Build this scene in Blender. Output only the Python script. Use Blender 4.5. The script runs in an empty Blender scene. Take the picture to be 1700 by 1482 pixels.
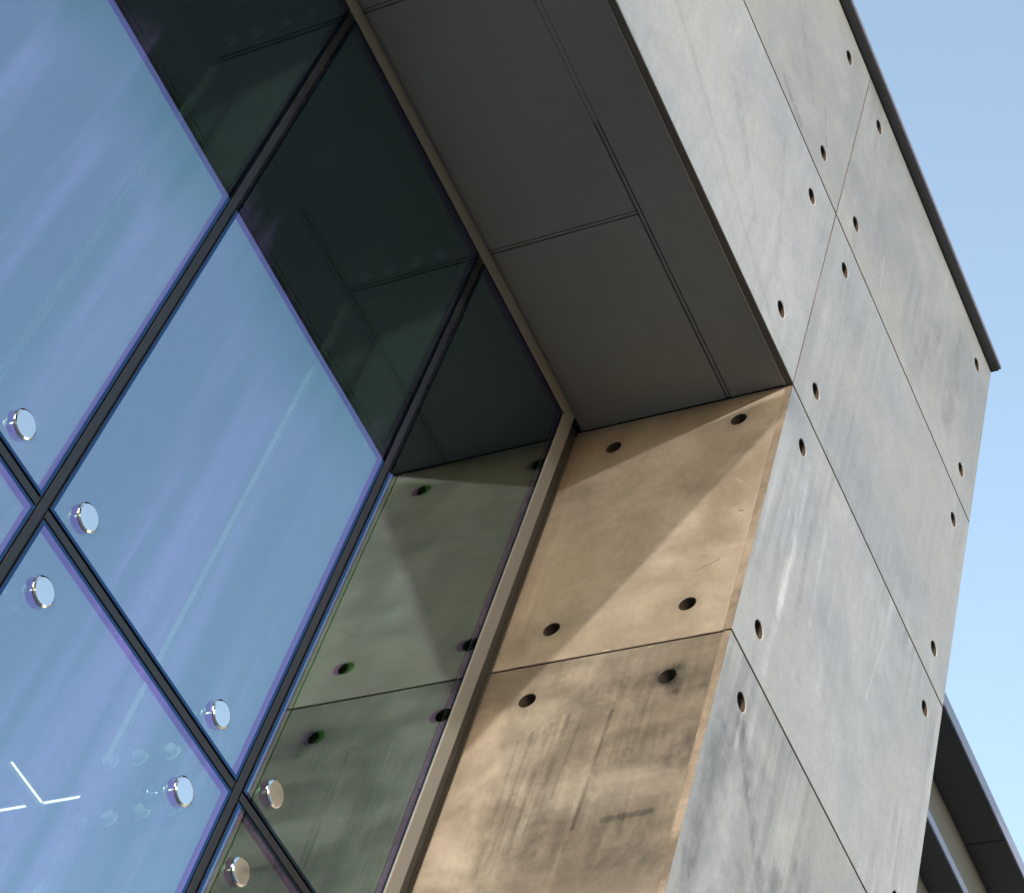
import bpy, bmesh, math, random
from mathutils import Vector, Matrix
random.seed(4)
S = bpy.context.scene
C = S.collection
H = 8.525                      # height of the soffit above the ground (local z = 0 of the facade)

# ------------------------------------------------------------------ camera
cam_d = bpy.data.cameras.new("camera")
cam = bpy.data.objects.new("camera", cam_d); C.objects.link(cam); S.camera = cam
right = Vector((0.42056697, -0.87462926, 0.24113705))
down = Vector((0.76791493, 0.20162901, -0.60799046))
fwd = Vector((0.48314602, 0.44087345, 0.75643937))
M = Matrix((right, -down, -fwd)).transposed().to_4x4()
M.translation = Vector((-4.43369617, -2.8376437, -6.92504882 + H))
cam.matrix_world = M
cam_d.sensor_fit = 'HORIZONTAL'; cam_d.sensor_width = 36
cam_d.lens = 36 * 3823.9 / 1700
cam_d.clip_start = 0.05; cam_d.clip_end = 5000

# ------------------------------------------------------------------ sun and sky
SUN = Vector((0.95, 0.29, -0.29 * 0.408)).normalized()          # direction the light travels
elev = math.asin(-SUN.z)
azim = math.atan2(-SUN.x, -SUN.y)                               # clockwise from +Y
w = bpy.data.worlds.new("World"); S.world = w; w.use_nodes = True
nt = w.node_tree; bg = nt.nodes['Background']
sky = nt.nodes.new('ShaderNodeTexSky'); sky.sky_type = 'NISHITA'; sky.sun_disc = False
sky.sun_elevation = elev; sky.sun_rotation = azim
sky.altitude = 0; sky.air_density = 1.1; sky.dust_density = .7; sky.ozone_density = 1.5
hsv = nt.nodes.new('ShaderNodeHueSaturation'); hsv.inputs['Saturation'].default_value = .82
nt.links.new(sky.outputs[0], hsv.inputs['Color']); nt.links.new(hsv.outputs[0], bg.inputs[0]); bg.inputs[1].default_value = 0.15
sun_d = bpy.data.lights.new("sun", 'SUN'); sun_d.energy = 2.0; sun_d.angle = math.radians(0.5)
sun_d.color = (0.54, 0.49, 0.43)
sun = bpy.data.objects.new("sun", sun_d); C.objects.link(sun)
sun.rotation_euler = SUN.to_track_quat('-Z', 'Y').to_euler()
S.view_settings.view_transform = 'Standard'; S.view_settings.look = 'None'
S.view_settings.gamma = 1; S.view_settings.use_curve_mapping = False
S.view_settings.exposure = 2.2

# ------------------------------------------------------------------ node helpers
class NT:
    def __init__(s, name):
        s.m = bpy.data.materials.new(name); s.m.use_nodes = True
        s.t = s.m.node_tree; s.t.nodes.clear()
        s.out = s.t.nodes.new('ShaderNodeOutputMaterial')
    def n(s, typ, **kw):
        nd = s.t.nodes.new(typ)
        for k, v in kw.items(): setattr(nd, k, v)
        return nd
    def put(s, sock, v):
        if isinstance(v, bpy.types.NodeSocket): s.t.links.new(v, sock)
        elif v is not None:
            if hasattr(sock.default_value, '__len__') and not hasattr(v, '__len__'): v = (v, v, v)
            if hasattr(sock.default_value, '__len__') and len(sock.default_value) == 4 and len(v) == 3: v = (*v, 1)
            sock.default_value = v
    def math(s, op, a, b=None, c=None, clamp=False):
        nd = s.n('ShaderNodeMath', operation=op, use_clamp=clamp)
        for i, v in enumerate((a, b, c)):
            if v is not None: s.put(nd.inputs[i], v)
        return nd.outputs[0]
    def mapr(s, v, a, b, c=0., d=1., smooth=True):
        nd = s.n('ShaderNodeMapRange', interpolation_type='SMOOTHSTEP' if smooth else 'LINEAR')
        for i, x in enumerate((v, a, b, c, d)): s.put(nd.inputs[i], x)
        return nd.outputs[0]
    def mix(s, f, a, b, mode='MIX'):
        nd = s.n('ShaderNodeMix', data_type='RGBA', blend_type=mode)
        s.put(nd.inputs[0], f); s.put(nd.inputs[6], a); s.put(nd.inputs[7], b)
        return nd.outputs[2]
    def noise(s, co, scale, detail=4, rough=.55, dist=0., dims='3D'):
        nd = s.n('ShaderNodeTexNoise', noise_dimensions=dims)
        if co is not None: s.put(nd.inputs['Vector'], co)
        nd.inputs['Scale'].default_value = scale; nd.inputs['Detail'].default_value = detail
        nd.inputs['Roughness'].default_value = rough; nd.inputs['Distortion'].default_value = dist
        return nd.outputs[0]
    def vmap(s, co, loc=(0, 0, 0), rot=(0, 0, 0), sc=(1, 1, 1)):
        nd = s.n('ShaderNodeMapping'); s.put(nd.inputs[0], co)
        nd.inputs[1].default_value = loc; nd.inputs[2].default_value = rot; nd.inputs[3].default_value = sc
        return nd.outputs[0]
    def bump(s, h, strength, dist=.01):
        nd = s.n('ShaderNodeBump'); nd.inputs['Strength'].default_value = strength
        nd.inputs['Distance'].default_value = dist; s.put(nd.inputs['Height'], h)
        return nd.outputs[0]
    def bsdf(s, col, rough=.6, metal=0., normal=None, spec=.5, emis=None, es=0):
        b = s.n('ShaderNodeBsdfPrincipled')
        s.put(b.inputs['Base Color'], col); s.put(b.inputs['Roughness'], rough)
        b.inputs['Metallic'].default_value = metal; b.inputs['Specular IOR Level'].default_value = spec
        if normal is not None: s.put(b.inputs['Normal'], normal)
        if emis: s.put(b.inputs['Emission Color'], emis); b.inputs['Emission Strength'].default_value = es
        s.t.links.new(b.outputs[0], s.out.inputs[0]); return b

def plain(name, col, rough=.5, metal=0., var=.15, nscale=6, spec=.5, bump=.05):
    g = NT(name); co = g.n('ShaderNodeTexCoord').outputs['Object']
    n1 = g.noise(co, nscale, 5); n2 = g.noise(co, nscale * 14, 4)
    f = g.math('ADD', g.math('MULTIPLY', n1, .7), g.math('MULTIPLY', n2, .3))
    k = g.mapr(f, .3, .7, 1 - var, 1 + var)
    c = g.mix(1, col, k, 'MULTIPLY')
    r = g.mapr(n1, .3, .7, rough * .85, min(1, rough * 1.15))
    g.bsdf(c, r, metal, g.bump(n2, bump, .004), spec); return g.m

def concrete(name, light, dark, warm, seed, contrast=.8, streak=.3, cloud_scale=1.5, marks=(), plane='F', edge=.0, smear=0.):
    """fair-faced concrete: clouds, rain streaks, grain, plus single marks (u0,v0,u1,v1,width,amount,broken)."""
    g = NT(name)
    pos = g.n('ShaderNodeTexCoord').outputs['Object']
    sep = g.n('ShaderNodeSeparateXYZ'); g.put(sep.inputs[0], pos)
    u = sep.outputs[0] if plane == 'F' else sep.outputs[1]
    v = sep.outputs[2]
    off = (seed * 7.3, seed * 3.1, seed * 5.7)
    co = g.vmap(pos, off)
    cloud = g.noise(co, cloud_scale, 6, .58, .6)
    cloud2 = g.noise(g.vmap(co, (3, 8, 1)), cloud_scale * 2.7, 7, .62, .9)
    cl = g.math('ADD', g.math('MULTIPLY', cloud, .6), g.math('MULTIPLY', cloud2, .4))
    f = g.mapr(cl, .5 - .2 / max(contrast, .05) * .8, .5 + .2 / max(contrast, .05) * .8)
    col = g.mix(f, dark, light)
    wn = g.mapr(g.noise(g.vmap(co, (11, 4, 9)), 1.1, 4, .5, .3), .42, .66, 0, 1)
    col = g.mix(g.math('MULTIPLY', wn, .75), col, warm)
    # vertical rain streaks
    sc = g.vmap(co, (0, 0, 0), (0, 0, 0), (13, 13, .55))
    st = g.noise(sc, 1.6, 4, .6, .15)
    stm = g.mapr(g.noise(g.vmap(co, (2, 2, 2)), 1.4, 3), .42, .62)
    sk = g.math('MULTIPLY', g.math('MULTIPLY', g.math('SUBTRACT', st, .5), stm), streak * 3.2)
    val = g.math('ADD', 1., sk)
    if smear:
        sm = g.noise(g.vmap(co, (5, 5, 5), (0, 0, 0), (1.2, 1.2, 9)), 1.5, 5, .6, .35)
        val = g.math('ADD', val, g.math('MULTIPLY', g.math('SUBTRACT', sm, .5), smear * 2.5))
    # grain and pores
    md = g.noise(g.vmap(co, (6, 2, 7)), 8, 5, .65, .4)
    val = g.math('ADD', val, g.math('MULTIPLY', g.math('SUBTRACT', md, .5), .34))
    gr = g.noise(co, 42, 5, .72); gr2 = g.noise(co, 260, 3, .7)
    val = g.math('ADD', val, g.math('MULTIPLY', g.math('SUBTRACT', gr, .5), .42))
    val = g.math('ADD', val, g.math('MULTIPLY', g.math('SUBTRACT', gr2, .5), .45))
    vo = g.n('ShaderNodeTexVoronoi'); g.put(vo.inputs['Vector'], co); vo.inputs['Scale'].default_value = 19
    pore = g.math('MULTIPLY', g.math('LESS_THAN', vo.outputs['Distance'], .062), g.math('GREATER_THAN', g.noise(co, 2.3, 2), .52))
    val = g.math('SUBTRACT', val, g.math('MULTIPLY', pore, .35))
    wob = g.noise(g.vmap(co, (1, 7, 3)), 9, 4, .6)
    for (u0, v0, u1, v1, wd, amt, brk) in marks:
        dx, dv = u1 - u0, v1 - v0; L2 = dx * dx + dv * dv
        pu = g.math('SUBTRACT', u, u0); pv = g.math('SUBTRACT', v, v0 + H)
        t = g.math('DIVIDE', g.math('ADD', g.math('MULTIPLY', pu, dx), g.math('MULTIPLY', pv, dv)), L2, clamp=True)
        eu = g.math('SUBTRACT', pu, g.math('MULTIPLY', t, dx)); ev = g.math('SUBTRACT', pv, g.math('MULTIPLY', t, dv))
        d = g.math('SQRT', g.math('ADD', g.math('MULTIPLY', eu, eu), g.math('MULTIPLY', ev, ev)))
        d = g.math('ADD', d, g.math('MULTIPLY', g.math('SUBTRACT', wob, .5), wd * 1.2))
        mk = g.mapr(d, wd * .25, wd, 1., 0.)
        if brk:
            mk = g.math('MULTIPLY', mk, g.mapr(g.noise(g.vmap(co, (u0, 2, v0), (0, 0, 0), (9, 9, 4)), 2.2, 4), .5 - .2 * (1 - brk) - .12, .62))
        val = g.math('ADD', val, g.math('MULTIPLY', mk, amt))
    col = g.mix(1, col, val, 'MULTIPLY')
    bh = g.math('ADD', g.math('MULTIPLY', gr, .6), g.math('ADD', g.math('MULTIPLY', gr2, .4), g.math('MULTIPLY', pore, -1.5)))
    rough = g.mapr(cl, .35, .65, .48, .66)
    g.bsdf(col, rough, 0, g.bump(bh, .22, .004), .45)
    return g.m

def sheet(name, refl, trans, wav=.0, refl_haze=0.):
    """one coated glass surface: tinted mirror reflection added to tinted see-through."""
    g = NT(name)
    gl = g.n('ShaderNodeBsdfGlossy'); g.put(gl.inputs[0], refl); gl.inputs['Roughness'].default_value = 0.0
    if wav:
        co = g.n('ShaderNodeTexCoord').outputs['Object']
        g.put(gl.inputs['Normal'], g.bump(g.noise(co, .9, 2, .4), wav, .02))
    tr = g.n('ShaderNodeBsdfTransparent'); g.put(tr.inputs[0], trans)
    ad = g.n('ShaderNodeAddShader')
    g.t.links.new(gl.outputs[0], ad.inputs[0]); g.t.links.new(tr.outputs[0], ad.inputs[1])
    last = ad
    if refl_haze:                                   # reflection haze painted as violet diffuse colour, with soft vertical streaks
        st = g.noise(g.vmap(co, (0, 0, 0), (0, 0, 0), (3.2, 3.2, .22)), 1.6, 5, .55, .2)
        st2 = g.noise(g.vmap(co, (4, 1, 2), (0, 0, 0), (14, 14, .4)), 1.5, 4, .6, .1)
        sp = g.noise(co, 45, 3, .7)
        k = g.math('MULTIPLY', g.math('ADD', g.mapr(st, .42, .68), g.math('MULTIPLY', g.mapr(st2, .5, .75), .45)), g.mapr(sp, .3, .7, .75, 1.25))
        k = g.math('ADD', g.math('MULTIPLY', k, refl_haze), refl_haze * .70)
        sx = g.n('ShaderNodeSeparateXYZ'); g.put(sx.inputs[0], co)      # painted haze kept to the zone and panes that mirror the sky
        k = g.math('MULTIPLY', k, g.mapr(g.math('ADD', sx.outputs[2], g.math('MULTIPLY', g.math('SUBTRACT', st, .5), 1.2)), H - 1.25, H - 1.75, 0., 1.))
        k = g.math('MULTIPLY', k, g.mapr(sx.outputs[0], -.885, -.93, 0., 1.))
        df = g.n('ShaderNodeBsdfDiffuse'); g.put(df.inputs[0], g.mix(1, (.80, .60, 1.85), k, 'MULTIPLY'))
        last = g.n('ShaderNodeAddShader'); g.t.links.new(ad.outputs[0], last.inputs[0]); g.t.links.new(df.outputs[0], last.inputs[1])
    g.t.links.new(last.outputs[0], g.out.inputs[0]); return g.m

# ------------------------------------------------------------------ mesh helpers
def link(name, bm, mats, parent=None, smooth=False, recalc=True):
    if recalc: bmesh.ops.recalc_face_normals(bm, faces=bm.faces)
    me = bpy.data.meshes.new(name); bm.to_mesh(me); bm.free()
    for m in (mats if isinstance(mats, (list, tuple)) else [mats]): me.materials.append(m)
    if smooth:
        for p in me.polygons: p.use_smooth = True
    o = bpy.data.objects.new(name, me); C.objects.link(o)
    if parent: o.parent = parent
    return o
def box(bm, x0, x1, y0, y1, z0, z1, bev=0., mi=0):
    vs = [bm.verts.new((x, y, z)) for x in (x0, x1) for y in (y0, y1) for z in (z0, z1)]
    fs = [bm.faces.new([vs[i] for i in q]) for q in ((0, 1, 3, 2), (4, 6, 7, 5), (0, 4, 5, 1), (2, 3, 7, 6), (0, 2, 6, 4), (1, 5, 7, 3))]
    for f in fs: f.material_index = mi
    if bev:
        es = {e for f in fs for e in f.edges}
        r = bmesh.ops.bevel(bm, geom=list(es), offset=bev, segments=1, affect='EDGES', profile=.5)
        for f in r['faces']: f.material_index = mi
def boxo(name, dims, mat, parent=None, bev=0.):
    bm = bmesh.new(); x0, x1, y0, y1, z0, z1 = dims
    box(bm, x0, x1, y0, y1, z0 + H, z1 + H, bev); return link(name, bm, mat, parent)
def lathe(bm, prof, o, ax, n=40, mi=0):
    """prof = [(radius, along)], axis ax ('y' towards -Y, 'x')."""
    rings = []
    for r, a in prof:
        ring = []
        for k in range(n):
            t = 2 * math.pi * k / n
            p = Vector((r * math.cos(t), -a, r * math.sin(t))) if ax == 'y' else Vector((a, r * math.cos(t), r * math.sin(t)))
            ring.append(bm.verts.new(p + Vector(o)))
        rings.append(ring)
    fs = []
    for A, B in zip(rings, rings[1:]):
        for k in range(n): fs.append(bm.faces.new((A[k], A[(k + 1) % n], B[(k + 1) % n], B[k])))
    fs.append(bm.faces.new(rings[-1])); fs.append(bm.faces.new(list(reversed(rings[0]))))
    for f in fs: f.material_index = mi
    return fs
def tagt(o, label, cat, group=None, kind=None):
    if label: o['label'] = label
    if cat: o['category'] = cat
    if group: o['group'] = group
    if kind: o['kind'] = kind

HR = .034
def panel(u0, u1, v0, v1, holes, plane, mats, parent, thick=.026, c=.0025, name='concrete_panel', label=None, r=HR):
    """one cladding panel; real round recesses for the fixings. mats = face, edge, recess."""
    bm = bmesh.new()
    mp = (lambda u, v, w: Vector((u, w, v + H))) if plane == 'F' else (lambda u, v, w: Vector((.004 + w, u, v + H)))
    def rect(i, w): return [bm.verts.new(mp(u, v, w)) for u, v in ((u0 + i, v0 + i), (u1 - i, v0 + i), (u1 - i, v1 - i), (u0 + i, v1 - i))]
    A = rect(c, 0); B = rect(0, c); D_ = rect(0, thick)
    ed = [bm.edges.new((A[k], A[(k + 1) % 4])) for k in range(4)]
    rings = []; n = 36
    for (hu, hv) in holes:
        ring = [bm.verts.new(mp(hu + (r + .0025) * math.cos(2 * math.pi * k / n), hv + (r + .0025) * math.sin(2 * math.pi * k / n), 0)) for k in range(n)]
        ed += [bm.edges.new((ring[k], ring[(k + 1) % n])) for k in range(n)]
        rings.append((ring, hu, hv))
    bmesh.ops.triangle_fill(bm, edges=ed, use_beauty=True)
    for X, Y, mi in ((A, B, 1), (B, D_, 1)):
        for k in range(4):
            f = bm.faces.new((X[k], X[(k + 1) % 4], Y[(k + 1) % 4], Y[k])); f.material_index = mi
    for ring, hu, hv in rings:
        prev = ring
        for rr, w in ((r, .0025), (r * .97, .022), (r * .95, .09)):
            nx = [bm.verts.new(mp(hu + rr * math.cos(2 * math.pi * k / n), hv + rr * math.sin(2 * math.pi * k / n), w)) for k in range(n)]
            for k in range(n):
                f = bm.faces.new((prev[k], prev[(k + 1) % n], nx[(k + 1) % n], nx[k])); f.material_index = 2 if w > .01 else 0
            prev = nx
        bm.faces.new(prev).material_index = 2
    bmesh.ops.recalc_face_normals(bm, faces=bm.faces)
    o = link(name, bm, mats, parent, recalc=False)
    if label: o['label'] = label
    return o

# ------------------------------------------------------------------ dimensions read off the photograph (metres)
D = .884; W = 1.702; ZT = 2.365; ZJ = -2.806
V = [-.150, -.888, -1.943, -2.998, -4.053, -5.108, -6.2]
ROWS = [1.2, 0, -1.371, -2.742, -4.113, -5.484, -6.855, -8.5]
XL = -6.4; G = .004

# ------------------------------------------------------------------ materials
GL, GD, GW = (.435, .443, .455), (.30, .312, .33), (.42, .415, .40)
RL, RD, RW = (.265, .238, .20), (.145, .124, .098), (.235, .20, .152)
m_edge = concrete('concrete_edge', (.23, .195, .16), (.10, .083, .066), (.16, .133, .105), 9, 1.4, .3, 6)
m_edge2 = plain('panel_soffit_edge', (.13, .108, .095), .7, 0, .15, 8)
m_recess = plain('fixing_recess', (.045, .034, .027), .85, 0, .3, 30)  # shade inside the holes put into the colour, darker than the panel concrete
m_back = plain('cavity_backing', (.012, .012, .013), .9)
m_soffit = plain('soffit_metal', (.245, .245, .248), .42, 0, .06, 1.2)
m_groove = plain('soffit_groove', (.12, .125, .133), .5, 0, .1, 2)
m_trim = plain('trim_metal', (.36, .34, .32), .35, .4, .1, 5)
m_frame = plain('frame_paint', (.225, .215, .198), .4, 0, .05, 3)
m_bronze = plain('dark_bronze', (.085, .075, .065), .4, .2, .08, 3)
m_coping = plain('coping_metal', (.09, .085, .095), .38, .3, .08, 3)
m_black = plain('black_gasket', (.012, .012, .014), .3, 0, .2, 10)
m_bead = plain('gasket_bead', (.011, .012, .017), .4, 0, .1, 10)
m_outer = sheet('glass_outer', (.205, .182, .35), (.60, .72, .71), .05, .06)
m_inner = sheet('glass_inner', (.185, .385, .15), (.32, .36, .35), .02)
m_rim = sheet('glass_rim', (.05, .10, .19), (.0, .0, .0))
m_chrome = plain('chrome', (.86, .88, .90), .06, 1., .03, 10, bump=.0)
m_steel = plain('steel', (.62, .62, .63), .22, 1., .05, 10)
m_boltw = plain('bolt_zinc', (.85, .86, .88), .25, 0, .05, 10)
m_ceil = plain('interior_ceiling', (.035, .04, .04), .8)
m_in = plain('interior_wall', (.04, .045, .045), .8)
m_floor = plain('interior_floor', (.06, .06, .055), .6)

# ------------------------------------------------------------------ the ground
g = NT('paving'); co = g.n('ShaderNodeTexCoord').outputs['Object']
br = g.n('ShaderNodeTexBrick'); g.put(br.inputs['Vector'], co); br.inputs['Scale'].default_value = 1.2
br.inputs['Color1'].default_value = (.11, .10, .09, 1); br.inputs['Color2'].default_value = (.09, .085, .075, 1); br.inputs['Mortar'].default_value = (.05, .05, .05, 1)
br.inputs['Mortar Size'].default_value = .008
g.bsdf(g.mix(1, br.outputs[0], g.mapr(g.noise(co, .7, 6), .3, .7, .8, 1.15), 'MULTIPLY'), .8)
bm = bmesh.new(); bmesh.ops.create_grid(bm, x_segments=8, y_segments=8, size=1500)
gr = link('ground', bm, g.m); tagt(gr, None, None, kind='structure')

# ------------------------------------------------------------------ the concrete and glass building
B = bpy.data.objects.new('gallery_building', None); C.objects.link(B)
tagt(B, 'grey concrete clad building with a deep glazed recess, bolted glass panes and dark metal soffit', 'building')

# facade panels, right hand column beside the recess and the run above it
def fmat(i, **k):
    a = dict(contrast=.8, streak=.25, marks=())
    a.update(k)
    L, Dk, Wm = a.pop('cols', (GL, GD, GW))
    return concrete('facade_concrete_%d' % i, L, Dk, Wm, i, **a)
mid_marks = [(.24, -.20, .27, -1.0, .035, .32, .5), (.17, -.15, .19, -.75, .02, .25, .5), (.33, -.25, .40, -.9, .03, -.14, .6), (.28, -.6, .26, -1.3, .03, .22, .5),
             (1.08, -.28, 1.02, -.66, .008, .22, 0), (1.1, -.35, 1.18, -.42, .02, -.12, .5), (.47, -.3, .5, -.8, .02, .18, .5), (.62, -.4, .64, -1.0, .02, .12, .6)]
low_marks = [(.2, -1.62, .62, -2.1, .06, -.42, .35), (.30, -1.72, .75, -2.15, .04, .22, .5), (.08, -1.75, .10, -2.5, .07, -.34, .5), (.26, -1.85, .22, -2.6, .10, .28, .4),
             (.62, -1.9, .5, -2.7, .08, -.4, .4), (.2, -1.62, .15, -1.9, .04, -.25, .4), (.75, -1.75, 1.0, -2.0, .04, -.28, .5), (.4, -2.1, .38, -2.7, .06, -.25, .5), (.19, -1.6, .2, -1.72, .02, .3, 0)]
top_marks = [(.48, 1.35, .46, 1.55, .006, .3, 0), (1.3, 1.45, 1.32, 2.1, .09, -.2, .5), (.9, 1.3, 1.1, 1.9, .10, -.14, .5), (.25, 2.2, .3, 1.5, .05, .08, .5)]
ul_marks = [(-.9, .75, -.55, .35, .05, -.16, .4), (-.5, 1.0, -.3, .3, .04, -.1, .5)]
ur_marks = [(-.62, 1.28, -.42, 1.24, .03, -.28, .3), (-.28, 1.6, -.2, 1.42, .012, -.28, .4), (-.7, 1.9, -.4, 1.5, .07, -.12, .5)]
tops = [ZT] + ROWS[:-1]; cols_blue = ((.435, .452, .485), (.31, .326, .36), (.415, .418, .42))
for i, (vt, vb) in enumerate(zip(tops, ROWS)):
    a, b = vb + G, vt - G
    lab = {0: 'topmost facade panel at the roof corner, mottled warm grey', 1: 'grey facade panel beside the upper run', 2: 'blue grey facade panel with pale vertical rain streaks beside the reveal', 3: 'dirty grey facade panel with dark smudged swirls'}.get(i)
    drip = [(x, z - .03, x + .01, z - .2, .02, a_, .4) for x, a_ in ((.172, -.12), (W - .166, .1)) for z in ((vt - .173 if i else 2.2), vb + .183)] if i < 4 else []
    tn = {0: .95, 1: .98, 2: 1.02, 3: .88}.get(i, 1.)
    mt = fmat(i, marks=tuple({0: top_marks, 2: mid_marks, 3: low_marks}.get(i, [])) + tuple(drip), cols=tuple(tuple(q_ * tn for q_ in c_) for c_ in (cols_blue if i in (1, 2) else (GL, GD, GW))),
              contrast={0: .9, 1: .7, 2: .8}.get(i, 1.2), streak={2: .45, 3: .4}.get(i, .2), cloud_scale=1.8 if i == 3 else 1.3)
    hs = [(x, z) for x in (.172, W - .166) for z in ((vt - .173 if i else 2.2), vb + .183)]
    panel(0.002, W, a, b, hs, 'F', [mt, m_edge, m_recess], B, label=lab)
for j, (xa, xb) in enumerate(((-2.6, 0), (-5.2, -2.6), (-6.4, -5.2))):
    for i, (vt, vb) in enumerate(((ZT, 1.2), (1.2, 0))):
        mt = fmat(20 + 2 * j + i, marks=(ur_marks, ul_marks)[i] if j == 0 else (), cols=tuple(tuple(q_ * (1.1 if i else 1.) for q_ in c_) for c_ in (cols_blue if i else (GL, GD, GW))), contrast=.8, streak=.15, cloud_scale=1.2)
        hs = [(x, z) for x in (xa + .205, xb - .205) for z in (vt - .18, vb + (.16 if i == 0 else .21))]
        panel(xa + G, xb - (.001 if j == 0 else G), vb + (G if i == 0 else .006), vt - G, hs, 'F', [mt, m_edge2, m_recess], B,
              label=('pale facade panel above the soffit edge' if i and j == 0 else None))

# reveal panels (side of the recess), warm weathered concrete
rev_top = [(.475, -1.361, .458, -1.360, .006, .5, 0), (.12, -.98, .2, -1.02, .008, -.3, 0), (.14, -.52, .11, -.55, .008, .25, 0), (.09, -.72, .075, -.725, .006, -.55, 0), (.84, -.5, .85, -1.2, .02, .13, .4), (.72, -1.2, .6, -1.16, .05, -.12, .4), (.6, -1.25, .1, -1.32, .05, .10, .5)]
rev_low = [(.30, -1.385, .288, -1.384, .006, .5, 0), (.86, -1.70, .80, -2.6, .20, .60, 0), (.74, -1.5, .5, -1.47, .07, .28, .4), (.62, -1.62, .80, -1.6, .09, .25, .3), (.70, -1.75, .69, -2.35, .012, -.22, .2), (.655, -1.72, .66, -2.45, .012, -.28, .2), (.62, -1.70, .63, -2.5, .010, .25, .2), (.59, -1.69, .60, -2.3, .012, -.26, .2),  # broad pale mark by the frame is reflected glow painted into the colour
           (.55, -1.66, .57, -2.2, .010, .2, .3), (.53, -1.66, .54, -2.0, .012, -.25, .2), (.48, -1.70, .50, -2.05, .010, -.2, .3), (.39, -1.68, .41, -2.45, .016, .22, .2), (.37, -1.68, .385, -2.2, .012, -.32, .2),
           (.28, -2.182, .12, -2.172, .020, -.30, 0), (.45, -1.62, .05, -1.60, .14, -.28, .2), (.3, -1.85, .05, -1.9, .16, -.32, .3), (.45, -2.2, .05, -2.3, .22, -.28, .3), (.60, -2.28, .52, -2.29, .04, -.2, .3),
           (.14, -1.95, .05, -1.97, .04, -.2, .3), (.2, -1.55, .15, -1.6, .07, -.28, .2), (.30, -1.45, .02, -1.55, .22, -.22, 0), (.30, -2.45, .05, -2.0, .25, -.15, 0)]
for i, (vt, vb) in enumerate(zip(ROWS[1:], ROWS[2:])):
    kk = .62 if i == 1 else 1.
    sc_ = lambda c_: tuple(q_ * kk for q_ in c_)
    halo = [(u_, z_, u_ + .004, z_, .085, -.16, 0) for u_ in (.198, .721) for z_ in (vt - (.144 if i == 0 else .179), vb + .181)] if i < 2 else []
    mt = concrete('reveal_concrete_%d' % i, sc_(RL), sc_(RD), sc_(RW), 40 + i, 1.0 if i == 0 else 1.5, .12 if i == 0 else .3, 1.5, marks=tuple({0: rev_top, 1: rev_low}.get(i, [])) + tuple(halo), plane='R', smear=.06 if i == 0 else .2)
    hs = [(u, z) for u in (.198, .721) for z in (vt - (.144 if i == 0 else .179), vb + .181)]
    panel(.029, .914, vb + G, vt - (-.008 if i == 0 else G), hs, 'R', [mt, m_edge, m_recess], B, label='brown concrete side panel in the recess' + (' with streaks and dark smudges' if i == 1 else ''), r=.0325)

# right hand return of the block, roof and hidden core
core = bmesh.new()
for d in ((.10, W - .03, .10, .875, -8.52, 2.33), (-6.35, W - .03, .10, 6.5, .03, 2.33), (XL + .05, -.0, .06, .098, .03, 2.3), (.075, .098, .03, .93, -8.5, 2.3), (.098, W - .03, .08, .098, -8.5, 2.3), (1.62, W - .03, .875, 6.5, -8.52, .03), (.10, 1.62, .876, .93, -8.52, .0)):
    x0, x1, y0, y1, z0, z1 = d; box(core, x0, x1, y0, y1, z0 + H, z1 + H)
link('cavity_backing', core, m_back, B)
for i, (vt, vb) in enumerate(zip(tops, ROWS)):
    bm = bmesh.new()
    for (ya, yb) in ((.03, 1.9), (1.908, 3.8), (3.808, 6.5)): box(bm, W - .026, W, ya, yb, vb + G + H, vt - G + H, .002)
    link('return_panel', bm, bpy.data.materials['facade_concrete_%d' % i], B)

# coping: dark underside and thin lip
bm = bmesh.new()
box(bm, XL - .03, W + .007, -.036, .30, ZT + .004 + H, ZT + .026 + H, .002)
co_ = link('coping', bm, m_coping, B)
bm = bmesh.new(); box(bm, XL - .03, W + .007, -.048, -.0365, ZT + .012 + H, ZT + .036 + H, .002)
link('coping_lip', bm, plain('lip_metal', (.30, .29, .36), .35, .2, .05, 4), co_)

# soffit: metal panels with double-line recessed joints
xs = [.002, -.862, -1.912, -2.962, -4.012, -5.062, -6.3]
def soff(x0, x1, y0, y1):
    bm = bmesh.new(); box(bm, x0, x1, y0, y1, .010 + H, .024 + H, .0025); link('soffit_panel', bm, m_soffit, B)
for x1, x0 in zip(xs, xs[1:]): soff(x0 + .009, x1 - (.009 if x1 < -.1 else 0), .275, .895)
for x1, x0 in zip((.002, -4.0), (-4.0, -6.3)): soff(x0 + .0015, x1 - (.0015 if x1 < 0 else 0), .034, .255)
bm = bmesh.new(); box(bm, XL + .1, 0, .032, .92, .019 + H, .029 + H); link('soffit_groove', bm, m_back, B)
bm = bmesh.new(); box(bm, XL + .1, 0, .2595, .2705, .0135 + H, .0185 + H, .001)
for x in xs[1:-1]: box(bm, x - .0055, x + .0055, .2755, .894, .0135 + H, .0185 + H, .001)
link('joint_strip', bm, m_soffit, B)
bm = bmesh.new(); box(bm, XL + .1, -1.252, .2562, .2738, .0118 + H, .0132 + H, .0005); link('joint_cover_strip', bm, m_soffit, B)
bm = bmesh.new(); box(bm, XL + .1, -.002, .0275, .0325, .002 + H, .02 + H); link('edge_trim', bm, m_trim, B)

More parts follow.
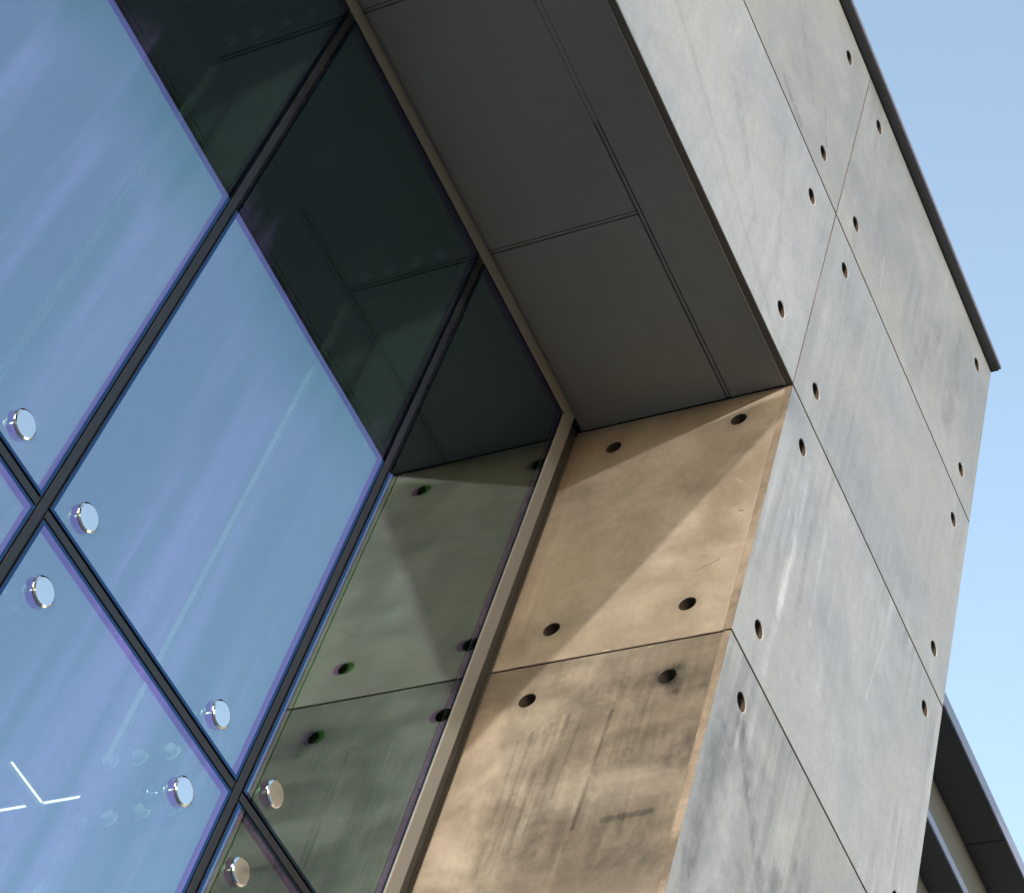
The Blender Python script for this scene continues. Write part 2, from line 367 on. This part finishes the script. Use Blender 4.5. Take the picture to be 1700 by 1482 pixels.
# window frame round the glazing
fr = bmesh.new()
box(fr, -6.3, -.086, D - .006, D + .03, -.072 + H, -.004 + H, .002)
box(fr, -.152, -.086, D - .0055, D + .0295, -8.52 + H, -.0725 + H, .002)
link('window_frame', fr, m_frame, B)
bm = bmesh.new(); box(bm, -6.3, .003, D + .034, D + .06, -.029 + H, .009 + H); box(bm, -.085, .012, D + .034, D + .06, -8.52 + H, -.030 + H)
box(bm, -.010, .003, D + .0315, D + .0335, -8.52 + H, -.031 + H)
link('frame_channel', bm, m_bronze, B)
bm = bmesh.new(); box(bm, .0045, .009, .916, D + .0335, -8.5 + H, -.012 + H); link('reveal_trim', bm, m_trim, B)

# glass panes
def pane(x0, x1, z0, z1, corner=False):
    bm = bmesh.new()
    def ring(i, y): return [bm.verts.new((x, y, z + H)) for x, z in ((x0 + i, z0 + i), (x1 - i, z0 + i), (x1 - i, z1 - i), (x0 + i, z1 - i))]
    def band(a, b, mi):
        for k in range(4): bm.faces.new((a[k], a[(k + 1) % 4], b[(k + 1) % 4], b[k])).material_index = mi
    e, s = .011, .0125
    a = ring(0, D); b = ring(e, D); band(a, b, 1); bm.faces.new(b).material_index = 0
    c = ring(0, D + .008); band(a, c, 2); d = ring(s, D + .008); band(c, d, 2)
    d2 = ring(s, D + .012); band(d, d2, 2); bm.faces.new(d2).material_index = 3
    
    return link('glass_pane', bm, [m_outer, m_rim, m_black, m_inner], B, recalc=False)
zr = [-.072, ZJ, -5.5, -8.5]; j = .0215
disc = bmesh.new()
fs = lathe(disc, [(.041, -.001), (.043, .001), (.043, .002), (.0415, .0035), (.037, .0062), (.0355, .0064)], (0, 0, 0), 'y', 56)
stem = bmesh.new(); lathe(stem, [(.020, -.11), (.020, -.012)], (0, 0, 0), 'y', 24); lathe(stem, [(.034, -.055), (.034, -.040)], (0, 0, 0), 'y', 24); lathe(stem, [(.030, -.125), (.034, -.118), (.034, -.100), (.030, -.095)], (0, 0, 0), 'y', 24)
disc0 = stem0 = None
fit_at = []
for k, (z1, z0) in enumerate(zip(zr, zr[1:])):
    for i, (x1, x0) in enumerate(zip(V, V[1:])):
        p = pane(x0 + j, x1 - (j if i else .003), z0 + (j if k < 2 else 0), z1 - (j if k else 0))
        pts = []
        for (cx, s) in ((x0 + .137, 0), (x1 - .184, 1)):
            if i == 0 and s: continue
            pts += [(cx, z0 + .123)] if k < 2 else []
            pts += [(cx, z1 - .177)] if k else []
        for (px, pz) in pts:
            if disc0 is None:
                disc0 = link('bolt_cap', disc, m_chrome, p); stem0 = link('bolt_stem', stem, m_steel, p, True)
                a, b = disc0, stem0
            else:
                a, b = disc0.copy(), stem0.copy(); C.objects.link(a); C.objects.link(b); a.parent = b.parent = p
            a.location = b.location = (px, D, pz + H)
# silicone joints between the panes
for x in V[1:-1]:
    bm = bmesh.new(); box(bm, x - .0205, x + .0205, D + .006, D + .03, -8.5 + H, -.072 + H); box(bm, x - .0145, x + .0145, D + .001, D + .0055, -8.5 + H, -.072 + H, .002, 1)
    link('glass_joint', bm, [m_black, m_bead], B)
for z in zr[1:3]:
    for i, (x1, x0) in enumerate(zip(V, V[1:])):
        bm = bmesh.new(); a, b = x0 + .0207, x1 - (.0207 if i else .002)
        box(bm, a, b, D + .006, D + .03, z - .0205 + H, z + .0205 + H); box(bm, a, b, D + .001, D + .0055, z - .0145 + H, z + .0145 + H, .002, 1)
        link('glass_joint', bm, [m_black, m_bead], B)
# glass fins behind the joints with bolted splice plates
gf = NT('fin_glass')
dif = gf.n('ShaderNodeBsdfDiffuse'); gf.put(dif.inputs[0], (.60, .64, .70)); tr = gf.n('ShaderNodeBsdfTransparent'); gf.put(tr.inputs[0], (.86, .93, .92))
mx = gf.n('ShaderNodeMixShader'); mx.inputs[0].default_value = .12
gf.t.links.new(tr.outputs[0], mx.inputs[1]); gf.t.links.new(dif.outputs[0], mx.inputs[2]); gf.t.links.new(mx.outputs[0], gf.out.inputs[0])
m_finedge = plain('fin_edge', (.85, .87, .88), .3)
for x in V[1:-1]:
    for (za, zb) in ((-.02, -2.70), (-2.80, -5.44), (-5.54, -8.5)):
        bm = bmesh.new(); box(bm, x - .011, x + .011, D + .06, 1.435, zb + H, za + H)
        f = link('glass_fin', bm, gf.m, B)
        bm = bmesh.new(); box(bm, x - .012, x + .012, 1.436, 1.462, zb + H, za + H, .003); link('fin_edge', bm, m_finedge, f)
    for zc, rows in ((-2.745, (.125, -.12)), (-.07, (.06,)), (-5.49, (.125, -.12))):
        bm = bmesh.new(); h = .145 if len(rows) > 1 else .075
        box(bm, x - .024, x - .0115, 1.0, 1.46, zc - h + H, zc + h + H, .002); box(bm, x + .0115, x + .024, 1.0, 1.46, zc - h + H, zc + h + H, .002)
        pl = link('splice_plate', bm, m_bronze if len(rows) < 2 else plain('plate_steel', (.20, .22, .22), .4, .5), B)
        for rz in rows:
            for yb in (1.06, 1.175, 1.29, 1.40):
                bm = bmesh.new(); lathe(bm, [(.016, -.052), (.020, -.046), (.020, -.025), (.027, -.0245)], (x, yb, zc + rz + H), 'x', 16)
                link('plate_bolt', bm, m_boltw, pl)
# interior
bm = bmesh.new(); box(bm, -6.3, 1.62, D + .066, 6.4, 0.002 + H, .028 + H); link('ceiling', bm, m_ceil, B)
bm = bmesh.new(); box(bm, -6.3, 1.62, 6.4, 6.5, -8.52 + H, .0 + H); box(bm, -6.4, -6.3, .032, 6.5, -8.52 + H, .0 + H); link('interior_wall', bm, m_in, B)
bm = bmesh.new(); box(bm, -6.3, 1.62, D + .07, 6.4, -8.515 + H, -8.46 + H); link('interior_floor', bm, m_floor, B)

# line lamps on the interior ceiling
ml = NT('lamp_diffuser'); ml.bsdf((.8, .8, .8), .5, 0, None, .5, (1, .90, .86), .9)
mh = plain('lamp_housing', (.35, .30, .26), .5)
def lamp(name, segs, label):
    o = bpy.data.objects.new(name, None); C.objects.link(o); tagt(o, label, 'ceiling lamp', 'line lamps on the ceiling behind the glass')
    o.location = (segs[0][0], segs[0][2], H)
    bh = bmesh.new(); bd = bmesh.new()
    for (x0, x1, y0, y1) in segs:
        a = (x0 - o.location.x, x1 - o.location.x, y0 - o.location.y, y1 - o.location.y)
        box(bh, a[0] - .008, a[1] + .008, a[2] - .008, a[3] + .008, -.012, .0015); box(bd, *a, -.016, -.0125)
    link('housing', bh, mh, o); link('diffuser', bd, ml.m, o)
lamp('ceiling_lamp', [(1.381, 1.392, 4.23, 4.485), (1.10, 1.380, 4.489, 4.500)], 'white L shaped line lamp seen through the lower left pane')
lamp('ceiling_lamp', [(1.381, 1.392, 4.60, 5.0)], 'short straight white line lamp at the left picture edge behind glass')

# ------------------------------------------------------------------ the wing behind on the right, with two deep eaves
exec_y = .8
k = exec_y - 2
z1t, z1b = 5.04 + 2.47 * k, 4.935 + 2.45 * k; z2t, z2b = 3.912 + 2.24 * k, 3.85 + 2.23 * k
Wg = bpy.data.objects.new('eaves_wing', None); C.objects.link(Wg); Wg.location = (W + .05, exec_y, 0)
tagt(Wg, 'dark roofed wing with two deep eaves beyond the concrete corner on the lower right', 'building')
m_eave = plain('eave_soffit', (.11, .105, .11), .5, 0, .08, 2); m_fas = plain('fascia_metal', (.34, .34, .45), .4, .1, .05, 3); m_wall = plain('wing_render', (.25, .24, .228), .8, 0, .1, 1.5)
def wb(name, d, m, parent=None, bev=.002):
    bm = bmesh.new(); x0, x1, y0, y1, z0, z1 = d
    box(bm, x0 - Wg.location.x, x1 - Wg.location.x, y0 - exec_y, y1 - exec_y, z0 + H, z1 + H, bev); return link(name, bm, m, parent or Wg)
wb('upper_eave', (W + .05, 4.486, exec_y + .012, exec_y + 4, z1b, z1t - .004), m_eave)
wb('upper_eave', (4.494, 9, exec_y + .012, exec_y + 4, z1b, z1t - .004), m_eave)
wb('fascia', (W + .05, 9, exec_y, exec_y + .0115, z1b - .004, z1t), m_fas)
wb('lower_eave', (W + .05, 9, exec_y + .012, exec_y + 3.9, z2b, z2t - .004), m_eave)
wb('fascia', (W + .05, 9, exec_y, exec_y + .0115, z2b - .004, z2t), m_fas)
wb('wall', (W + .05, 9, exec_y + .24, exec_y + .60, z2t, z1b - .002), m_wall)
wb('wall', (W + .05, 9, exec_y + .18, exec_y + .60, -8.5, z2b - .002), m_wall)

# ------------------------------------------------------------------ added block, unseen left of the frame, cutting the reveal's sky fill
cb = bpy.data.objects.new('added_sky_blocker', None); C.objects.link(cb); cb.location = (-12.5, -9, 0)
tagt(cb, 'added unseen concrete block on a narrow dark core, blocking sky light', 'building')
bm = bmesh.new(); box(bm, -4.5, 4.5, -16, 8.5, H + 5.0, H + 17, .02); link('blocker_upper', bm, concrete('blocker_concrete', GL, GD, GW, 77), cb)
bm = bmesh.new(); box(bm, -3.5, 3.5, -15, -9, 0, H + 4.99, .02); link('blocker_core', bm, m_bronze, cb)
# ------------------------------------------------------------------ added half-transparent sun blocker out of frame, shaped to throw the reveal's half shade
ms = NT('sun_filter_mesh'); t1 = ms.n('ShaderNodeBsdfTransparent'); d1 = ms.n('ShaderNodeBsdfDiffuse'); ms.put(d1.inputs[0], (.16, .14, .12))
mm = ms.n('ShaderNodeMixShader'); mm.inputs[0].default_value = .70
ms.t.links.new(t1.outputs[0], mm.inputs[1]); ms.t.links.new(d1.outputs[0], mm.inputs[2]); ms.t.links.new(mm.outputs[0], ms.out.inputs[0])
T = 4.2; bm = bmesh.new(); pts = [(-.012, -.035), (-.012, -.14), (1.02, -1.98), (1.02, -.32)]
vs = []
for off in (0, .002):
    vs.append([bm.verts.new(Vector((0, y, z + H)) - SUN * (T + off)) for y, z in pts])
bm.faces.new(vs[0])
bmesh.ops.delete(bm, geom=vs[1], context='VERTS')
sl = link('added_sun_filter', bm, ms.m)
def added_cable(a, b):
    a, b = Vector(a), Vector(b); ax = (b - a).normalized(); p = ax.orthogonal().normalized(); q_ = ax.cross(p); bm = bmesh.new()
    R = [[bm.verts.new(c_ + (p * math.cos(t * math.pi / 3) + q_ * math.sin(t * math.pi / 3)) * .003) for t in range(6)] for c_ in (a, b)]
    for t in range(6): bm.faces.new((R[0][t], R[0][(t + 1) % 6], R[1][(t + 1) % 6], R[1][t]))
    link('added_cable', bm, m_steel, sl)
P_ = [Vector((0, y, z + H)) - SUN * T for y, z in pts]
added_cable(P_[0], (P_[0].x - .3, 0, H + 1.7)); added_cable(P_[3], (P_[3].x, 0, P_[3].z + .05)); added_cable(P_[2], (P_[2].x - .4, .3, H + .01)); added_cable(P_[1], (P_[1].x - 6, -3, H + 5))
tagt(sl, 'added half-transparent sun blocker in front of the glazed recess, unseen', 'shade sail')
